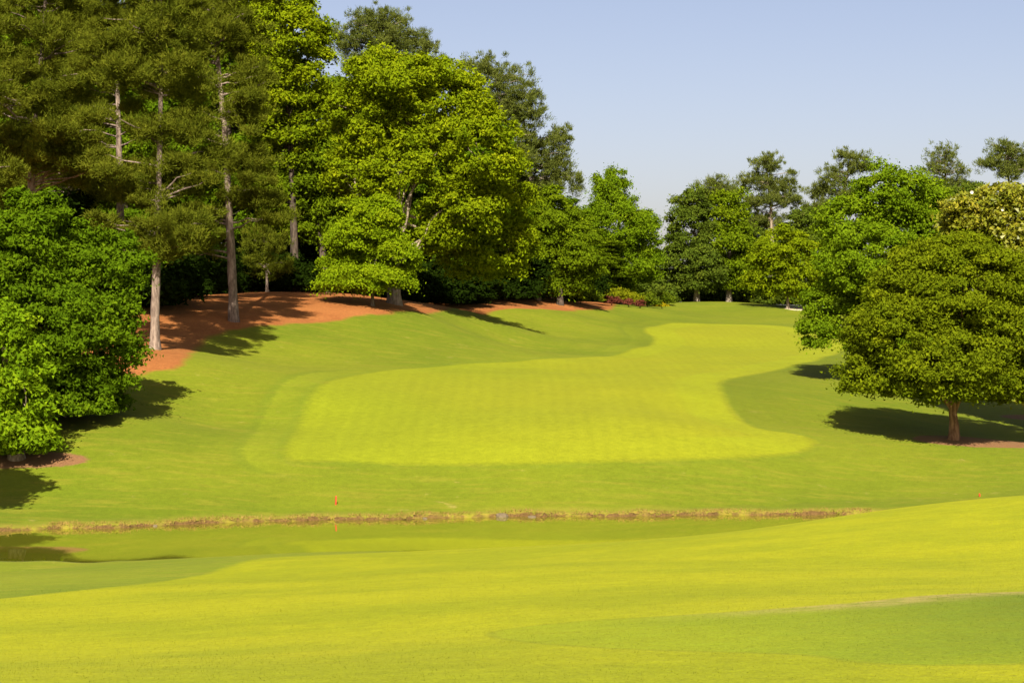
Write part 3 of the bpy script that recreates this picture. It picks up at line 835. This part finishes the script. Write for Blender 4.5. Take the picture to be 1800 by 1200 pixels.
# --- the far tree line on the right
tree('broadleaf_tree', 'cool dark green tree on the far crest, left of its twin', 'tree', 272, (1225, 531),
     [(1212, 400, 44, 68), (1198, 460, 42, 58), (1240, 470, 46, 46), (1225, 360, 30, 36)],
     'round', LM['blue'], BK['grey'], r0=.42, seed=31, size=1.45, leaf=1.7, limb_r=.14)
tree('broadleaf_tree', 'taller dark green tree on the far crest with grey straight trunk', 'tree', 274, (1281, 533),
     [(1278, 375, 44, 54), (1275, 440, 50, 60), (1300, 472, 36, 42)],
     'round', LM['mid'], BK['grey'], r0=.42, seed=32, size=1.45, leaf=1.7, limb_r=.14)
tree('broadleaf_tree', 'small round yellow-green tree beside the sand bunker', 'tree', 246, (1385, 538),
     [(1378, 440, 58, 54), (1350, 482, 45, 38), (1408, 490, 50, 38)],
     'layered', LM['yellowgreen'], BK['grey'], r0=.22, seed=33, size=1.2, leaf=1.5)
FG = 'far pines on the right skyline'
tree('pine_tree', 'far pine hidden up to its top behind the twin crest trees', 'pine', 330, (1262, 530),
     [(1262, 328, 30, 20), (1245, 345, 30, 20), (1285, 345, 25, 18)], 'pine', LM['pine_far'], BK['grey'], r0=.4, group=FG, seed=34, leaf=1.8, size=1.3, limb_n=24)
tree('pine_tree', 'tall far pine with straight pale trunk, left of the yellow-green tree top', 'pine', 300, (1357, 530),
     [(1347, 288, 28, 23), (1330, 318, 32, 20), (1372, 325, 36, 20), (1388, 352, 28, 14), (1325, 355, 26, 14), (1392, 302, 12, 8), (1350, 350, 30, 12), (1340, 385, 40, 16)],
     'pine', LM['pine_far'], BK['pale'], r0=.5, group=FG, trunk=[(1357, 450), (1356, 380), (1350, 320), (1345, 280)], seed=35, leaf=1.6, size=1.1, limb_n=34, limb_r=.12)
tree('pine_tree', 'far pine with a bough stretched right, above the broad green tree', 'pine', 285, (1480, 530),
     [(1495, 283, 34, 23), (1466, 315, 30, 24), (1440, 335, 25, 22), (1520, 293, 24, 11), (1488, 340, 30, 18), (1445, 365, 30, 16)],
     'pine', LM['pine_far'], BK['grey'], r0=.45, group=FG, seed=36, leaf=1.6, size=1.1, limb_n=34, limb_r=.12, trunk=[(1478, 430), (1484, 340), (1496, 275)])
tree('pine_tree', 'thin pale far pine rising between the broad green tree and the magnolia', 'pine', 290, (1660, 530),
     [(1660, 273, 32, 20), (1645, 298, 28, 16), (1682, 300, 24, 15), (1667, 320, 36, 11)],
     'pine', LM['pine_far'], BK['pale'], r0=.4, group=FG, seed=37, leaf=1.6, size=1.0, limb_n=34, cov=.6, limb_r=.12, trunk=[(1660, 420), (1662, 330), (1660, 265)])
tree('pine_tree', 'far pine at the top right corner above the magnolia', 'pine', 240, (1785, 560),
     [(1765, 262, 30, 21), (1740, 287, 24, 19), (1797, 282, 26, 32), (1775, 300, 30, 16)],
     'pine', LM['pine_far'], BK['grey'], r0=.4, group=FG, seed=38, leaf=1.4, size=1.0, limb_n=34, limb_r=.12)
tree('broadleaf_tree', 'hazy green tree low on the skyline behind the yellow-green tree', 'tree', 315, (1425, 530),
     [(1415, 385, 36, 30), (1440, 400, 36, 36), (1400, 410, 30, 30), (1425, 450, 60, 50)],
     'round', LM['blue'], BK['grey'], r0=.4, seed=39, size=1.5, leaf=1.9)
tree('broadleaf_tree', 'distant grey-green tree filling the notch left of the tall far pine', 'tree', 330, (1318, 530),
     [(1318, 410, 40, 30), (1340, 430, 40, 36), (1320, 460, 50, 40)],
     'round', LM['blue'], BK['grey'], r0=.4, seed=40, size=1.5, leaf=1.9)
tree('broadleaf_tree', 'grey-green tree just behind the magnolia and broad green tree', 'tree', 210, (1660, 560),
     [(1650, 350, 50, 30), (1700, 340, 45, 25), (1680, 400, 70, 60)],
     'round', LM['blue'], BK['grey'], r0=.4, seed=41, size=1.3, leaf=1.5)


# --- deep wood: copies of a few shaded trees, and evergreen undergrowth
def copy_tree(o, loc, rz, sc, parent=None):
    c = o.copy(); COL.objects.link(c)
    c.location = loc; c.rotation_euler = (0, 0, rz); c.scale = sc
    for ch in o.children:
        k = ch.copy(); COL.objects.link(k); k.parent = c
    return c
WG = 'trees inside the dark wood'
WL = 'shaded tree deep inside the dark wood on the left'
wood = []
for i, (px, d, lob_) in enumerate(((250, 178, [(0, -300, 80, 90), (-50, -230, 70, 70), (60, -220, 70, 80), (0, -150, 80, 60), (-30, -360, 60, 60), (30, -430, 60, 60), (-60, -120, 40, 30)]),
                                   (470, 196, [(0, -280, 90, 80), (-70, -200, 60, 60), (60, -190, 70, 60), (10, -370, 60, 70), (-30, -450, 50, 50), (20, -120, 70, 40)]))):
    wood.append(tree('woodland_tree', WL, 'tree', d, (px, 520), [(px + l[0], 520 + l[1]) + l[2:] for l in lob_], 'loose', LM['mid' if i else 'maple_dark'], BK['dark'], r0=.4, group=WG, seed=51 + i, size=1.25, leaf=1.35, cov=.9))
rw = random.Random(8)
ORD = 'first second third fourth fifth sixth seventh eighth ninth tenth eleventh twelfth thirteenth fourteenth fifteenth sixteenth seventeenth eighteenth nineteenth twentieth twenty-first twenty-second twenty-third twenty-fourth twenty-fifth twenty-sixth twenty-seventh twenty-eighth twenty-ninth thirtieth thirty-first thirty-second thirty-third thirty-fourth thirty-fifth thirty-sixth thirty-seventh thirty-eighth thirty-ninth fortieth'.split()
def number(objs, text):
    for i, o in enumerate(sorted(objs, key=lambda o: o.location.x / o.location.y)):
        o['label'] = text % ORD[i]
WOODS, UNDER, HEDGE = list(wood), [], []
for px, d, top in ((-40, 185, -60), (60, 178, -40), (150, 190, -50), (330, 186, -30), (400, 180, 10), (440, 200, -10), (545, 200, 90), (610, 190, 120), (680, 205, 130), (760, 200, 150), (830, 195, 190), (890, 212, 260), (960, 225, 330),
                   (20, 215, -20), (240, 205, -120), (340, 210, -110), (90, 205, -120), (-20, 200, -110), (120, 222, 0), (300, 225, 20), (380, 220, 30), (500, 226, 60), (640, 230, 150), (820, 230, 220), (1040, 236, 395)):
    src = wood[rw.randrange(2)]
    x = ray(px, 600)[0] * d
    z = H(x, d)
    hgt = CAM_Z + ray(px, top)[1] * d - z
    k = hgt / (27.5 if src is wood[0] else 30.3)
    WOODS.append(copy_tree(src, (x, d, z), rw.uniform(0, 6.28), (max(k, .85) * rw.uniform(.9, 1.1), max(k, .85) * rw.uniform(.9, 1.1), k)))
number(WOODS, 'shaded woodland tree, %s from the left in the dark wood')
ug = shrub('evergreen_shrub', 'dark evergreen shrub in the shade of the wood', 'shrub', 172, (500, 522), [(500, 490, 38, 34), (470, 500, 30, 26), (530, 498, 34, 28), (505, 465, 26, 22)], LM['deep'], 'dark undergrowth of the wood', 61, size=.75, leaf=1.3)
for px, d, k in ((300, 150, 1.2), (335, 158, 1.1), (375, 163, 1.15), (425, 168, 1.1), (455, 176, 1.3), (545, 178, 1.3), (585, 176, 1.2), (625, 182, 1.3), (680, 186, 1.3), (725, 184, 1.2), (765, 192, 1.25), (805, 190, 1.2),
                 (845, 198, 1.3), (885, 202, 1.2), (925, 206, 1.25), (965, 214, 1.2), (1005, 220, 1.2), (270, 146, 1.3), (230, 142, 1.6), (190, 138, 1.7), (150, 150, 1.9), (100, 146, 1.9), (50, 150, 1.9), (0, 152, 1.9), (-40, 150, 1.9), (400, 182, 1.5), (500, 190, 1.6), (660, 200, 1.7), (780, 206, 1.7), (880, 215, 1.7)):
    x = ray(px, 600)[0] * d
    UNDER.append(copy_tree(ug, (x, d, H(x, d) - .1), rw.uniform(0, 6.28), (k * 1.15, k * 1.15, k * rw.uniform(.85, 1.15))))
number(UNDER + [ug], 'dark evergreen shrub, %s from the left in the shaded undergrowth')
hg = shrub('hedge_shrub', 'low green shrub along the far crest behind the fairway', 'shrub', 284, (1190, 532), [(1190, 508, 24, 24), (1172, 516, 18, 16), (1206, 514, 20, 18)], LM['blue'], 'shrubs along the far crest', 62, size=.9, leaf=1.6)
for px, d, k in ((1235, 288, 1.1), (1258, 282, .9), (1300, 290, 1.2), (1325, 284, 1.1), (1350, 292, 1.25), (1375, 280, .9), (1405, 286, 1.1), (1440, 284, 1.2), (1475, 282, 1.2), (1160, 280, 1.1), (1130, 272, 1.2), (1095, 268, 1.3), (1060, 262, 1.3), (1030, 256, 1.3), (1005, 250, 1.3), (1110, 255, 1.1), (1145, 262, 1.1), (1510, 280, 1.3), (1280, 300, 1.3), (1550, 270, 1.4), (1600, 260, 1.4), (1650, 255, 1.4), (1690, 240, 2.2), (1740, 236, 2.3), (1790, 232, 2.3), (1600, 236, 2.2), (1550, 240, 2.2)):
    x = ray(px, 600)[0] * d
    HEDGE.append(copy_tree(hg, (x, d, H(x, d) - .1), rw.uniform(0, 6.28), (k * 1.2, k * 1.2, k)))
number(HEDGE + [hg], 'low green shrub, %s from the left along the far crest')

# --- flowering and coloured shrubs on the crest
shrub('azalea_shrub', 'wide olive green shrub at the left end of the crest shrubs', 'shrub', 213, (1020, 527), [(1020, 508, 32, 17), (1000, 514, 18, 12), (1042, 514, 18, 12)], LM['azalea'], None, 71, size=.6, leaf=1.1)
shrub('azalea_shrub', 'yellow-green shrub behind the dusky red shrubs', 'shrub', 233, (1085, 528), [(1085, 505, 24, 13), (1110, 510, 22, 12), (1068, 512, 14, 10)], LM['lime'], None, 72, size=.6, leaf=1.2)
shrub('azalea_shrub', 'yellow-olive shrub right of the dusky red shrubs', 'shrub', 236, (1138, 529), [(1138, 512, 18, 14), (1150, 518, 12, 9), (1122, 516, 10, 9)], LM['azalea'], None, 73, size=.6, leaf=1.2)
shrub('barberry_shrub', 'widest of the three dusky red shrubs', 'shrub', 225, (1075, 528), [(1070, 518, 11, 9), (1083, 518, 10, 9)], LM['red'], 'dusky red shrubs', 74, size=.42, leaf=1.0)
shrub('barberry_shrub', 'middle and smallest of the three dusky red shrubs', 'shrub', 226, (1105, 528), [(1105, 519, 9, 8)], LM['red'], 'dusky red shrubs', 75, size=.42, leaf=1.0)
shrub('barberry_shrub', 'rightmost of the three dusky red shrubs', 'shrub', 227, (1125, 529), [(1125, 519, 9, 9)], LM['red'], 'dusky red shrubs', 76, size=.42, leaf=1.0)
shrub('golden_shrub', 'bright yellow low shrub at the right end of the shrub bed', 'shrub', 238, (1163, 531), [(1160, 524, 10, 6), (1170, 526, 8, 5)], LM['gold'], None, 77, size=.42, leaf=1.0)
shrub('azalea_shrub', 'pale green shrub behind the bright yellow shrub', 'shrub', 246, (1168, 531), [(1166, 516, 14, 14), (1178, 520, 10, 10)], LM['azalea'], None, 78, size=.6, leaf=1.2)

# --- a tree outside the frame whose shade falls on the left bank
tree('broadleaf_tree', 'tree outside the left frame edge shading the bank', 'tree', 74, (-340, 900), [(-290, 390, 190, 100), (-320, 440, 200, 110), (-240, 420, 160, 90)], 'round', LM['mid'], BK['grey'], r0=.3, seed=81, size=1.2, leaf=2.2, depth=.5)

# ------------------------------------------------------------------ stake, stones, bank grass
def at_ground(px, py):
    x, y = ground(px, py)
    return np.array([x, y, H(x, y)])
g = Nodes('red_paint')
REDP = g.end(g.bsdf(Base_Color=(.55, .07, .02), Roughness=.5))
def stake(label, px, py, h, tilt):
    p = at_ground(px, py)
    bm_v, bm_f = tube([(0, 0, -.15), (0, 0, 0), (tilt * .5, 0, h * .5), (tilt, 0, h - .03), (tilt, 0, h)], [.042, .042, .042, .042, .02], 4)
    o = mesh_obj('hazard_stake', bm_v, [bm_f, np.array([[16, 17, 18, 19]])], REDP, smooth_shade=False)
    o.location = p
    return tag(o, label, 'stake', 'red hazard stakes')
stake('red stake on the far bank left of centre, mirrored in the pond', 590, 889, .42, .02)
stake('faint red stake on the right beyond the foreground slope', 1722, 873, .16, -.01)
g = Nodes('stone')
STONE = g.end(g.bsdf(Base_Color=g.gain(g.mix(g.noise(g.pos(), 7, 4), (.09, .065, .03), (.16, .115, .06)), 1.0), Roughness=.85, Normal=g.bump(g.noise(g.pos(), 14, 4), .6, .03)))
def stone(label, px, py, r, seed, dy=.0):
    rng = np.random.default_rng(seed)
    th, ph = np.meshgrid(np.linspace(0, 2 * math.pi, 12, endpoint=False), np.linspace(.0, math.pi, 8))
    V = np.stack([np.cos(th) * np.sin(ph), np.sin(th) * np.sin(ph), np.cos(ph)], -1)
    lump = 1 + .16 * np.sin(3 * V[..., 0] + seed) * np.cos(2.6 * V[..., 1] + seed * 2) + .07 * rng.standard_normal(V.shape[:2])
    lump[0] = lump[0, 0]; lump[-1] = lump[-1, 0]
    V = np.clip(V * lump[..., None], -.92, .92) * np.array([r[0], r[1], r[2]])
    i = np.arange(96).reshape(8, 12); j = np.roll(i, -1, 1)
    Fq = np.stack([i[:-1], i[1:], j[1:], j[:-1]], -1).reshape(-1, 4)
    p = far_shore(px, py)
    y = p[1] + dy
    o = mesh_obj('bank_stone', V.reshape(-1, 3), Fq, STONE, smooth_shade=False)
    o.location = (p[0], y, max(H(p[0], y), -.02) + r[2] * .25)
    return tag(o, label, 'stone', 'stones on the far bank')
stone('largest brown stone on the far bank at centre', 883, 909, (.30, .2, .17), 1, .22)
stone('flat brown stone right of the largest bank stone', 935, 909, (.2, .14, .08), 2, .15)
stone('small stone at the water edge between red stake and largest stone', 747, 912, (.12, .1, .08), 3, .1)
stone('small stone on the left stretch of the far bank', 272, 925, (.10, .08, .08), 4, .12)

# dead and green grass tufts hanging over the far bank
rng = np.random.default_rng(5)
edge_pts = np.array([p for p in _far_fine if -26 < p[0] < 20])
n_t = 2000
ei = rng.integers(0, len(edge_pts) - 1, n_t)
et = rng.random(n_t)[:, None]
bp = edge_pts[ei] * (1 - et) + edge_pts[ei + 1] * et
lumpy = .5 + .5 * np.sin(bp[:, 0] * .9 + 1.3 * np.sin(bp[:, 0] * .37))
bp[:, 1] += .12 + np.abs(rng.normal(0, .38, n_t))
keep = rng.random(n_t) < .35 + .65 * lumpy
bp = bp[keep]
bz = height(bp[:, 0], bp[:, 1])
ok = bz > .05
bp, bz = bp[ok], bz[ok]
per = 5
N = len(bp) * per
o3 = np.repeat(np.column_stack([bp, bz - .02]), per, 0) + np.column_stack([rng.normal(0, .05, (N, 2)), np.zeros(N)])
hh = rng.uniform(.05, .17, N)[:, None]
lean = np.column_stack([rng.normal(0, .45, N), rng.normal(-.25, .4, N), np.ones(N)]) * hh
sd2 = np.column_stack([np.cos(rng.uniform(0, 3.14, N)), rng.normal(0, .3, N), np.zeros(N)]) * .018
tv = np.stack([o3 - sd2, o3 + sd2, o3 + lean], 1).reshape(-1, 3)
g = Nodes('bank_grass')
va = g.attr('var')
BG = g.end(g.bsdf(Base_Color=g.mix(g.remap(va, .25, .75), (.27, .18, .045), (.17, .17, .016)), Roughness=.8, Specular_IOR_Level=.1))
vv = np.repeat(np.clip(np.repeat(rng.normal(.42, .28, len(bp)), per) + rng.normal(0, .1, N), 0, 1), 3)
tag(mesh_obj('bank_grass', tv, np.arange(N * 3).reshape(N, 3), BG, attrs={'var': vv}, smooth_shade=False), 'dry straw-coloured grass fringe along the far pond bank', 'grass', None, 'stuff')

# short blades standing on the nearest turf
def grid_attrs(x, y):
    ix = np.clip(np.searchsorted(GX, x) - 1, 0, nxx - 2); iy = np.clip(np.searchsorted(GY, y) - 1, 0, nyy - 2)
    fx = (x - GX[ix]) / (GX[ix + 1] - GX[ix]); fy = (y - GY[iy]) / (GY[iy + 1] - GY[iy])
    def s(a):
        return a[iy, ix] * (1 - fx) * (1 - fy) + a[iy, ix + 1] * fx * (1 - fy) + a[iy + 1, ix] * (1 - fx) * fy + a[iy + 1, ix + 1] * fx * fy
    return s(ZZ), {k: s(np.clip(fields[k], -60, 60)) for k in FK}
def grid_normal(x, y):
    ix = np.clip(np.searchsorted(GX, x), 0, nxx - 1); iy = np.clip(np.searchsorted(GY, y), 0, nyy - 1)
    return gN0[iy, ix]
rng = np.random.default_rng(21)
N = 80000
yb = 13.0 * (45 / 13.0) ** rng.random(N)
xb = rng.uniform(-.30, .30, N) * yb + rng.normal(0, .4, N)
zb_, ab = grid_attrs(xb, yb)
okb = ab['pond'] < -.4
xb, yb, zb_ = xb[okb], yb[okb], zb_[okb]
ab = {k: v[okb] for k, v in ab.items()}
N = len(xb)
sz = (.007 + .00018 * yb) * rng.uniform(.6, 1.4, N)
th = rng.uniform(0, 2 * math.pi, N)
side = np.column_stack([np.cos(th), np.sin(th), np.zeros(N)]) * (sz * .22)[:, None]
tip = np.column_stack([rng.normal(0, .6, N), rng.normal(0, .6, N), np.ones(N)]) * sz[:, None]
o3 = np.column_stack([xb, yb, zb_ - .003])
bv = np.stack([o3 - side, o3 + side, o3 + tip], 1).reshape(-1, 3)
tag(mesh_obj('turf_grass', bv, np.arange(N * 3).reshape(N, 3), TURF, attrs={k: np.repeat(v, 3) for k, v in ab.items()}, normals=np.repeat(grid_normal(xb, yb), 3, 0)), 'short mown grass blades of the foreground slope', 'grass', None, 'stuff')
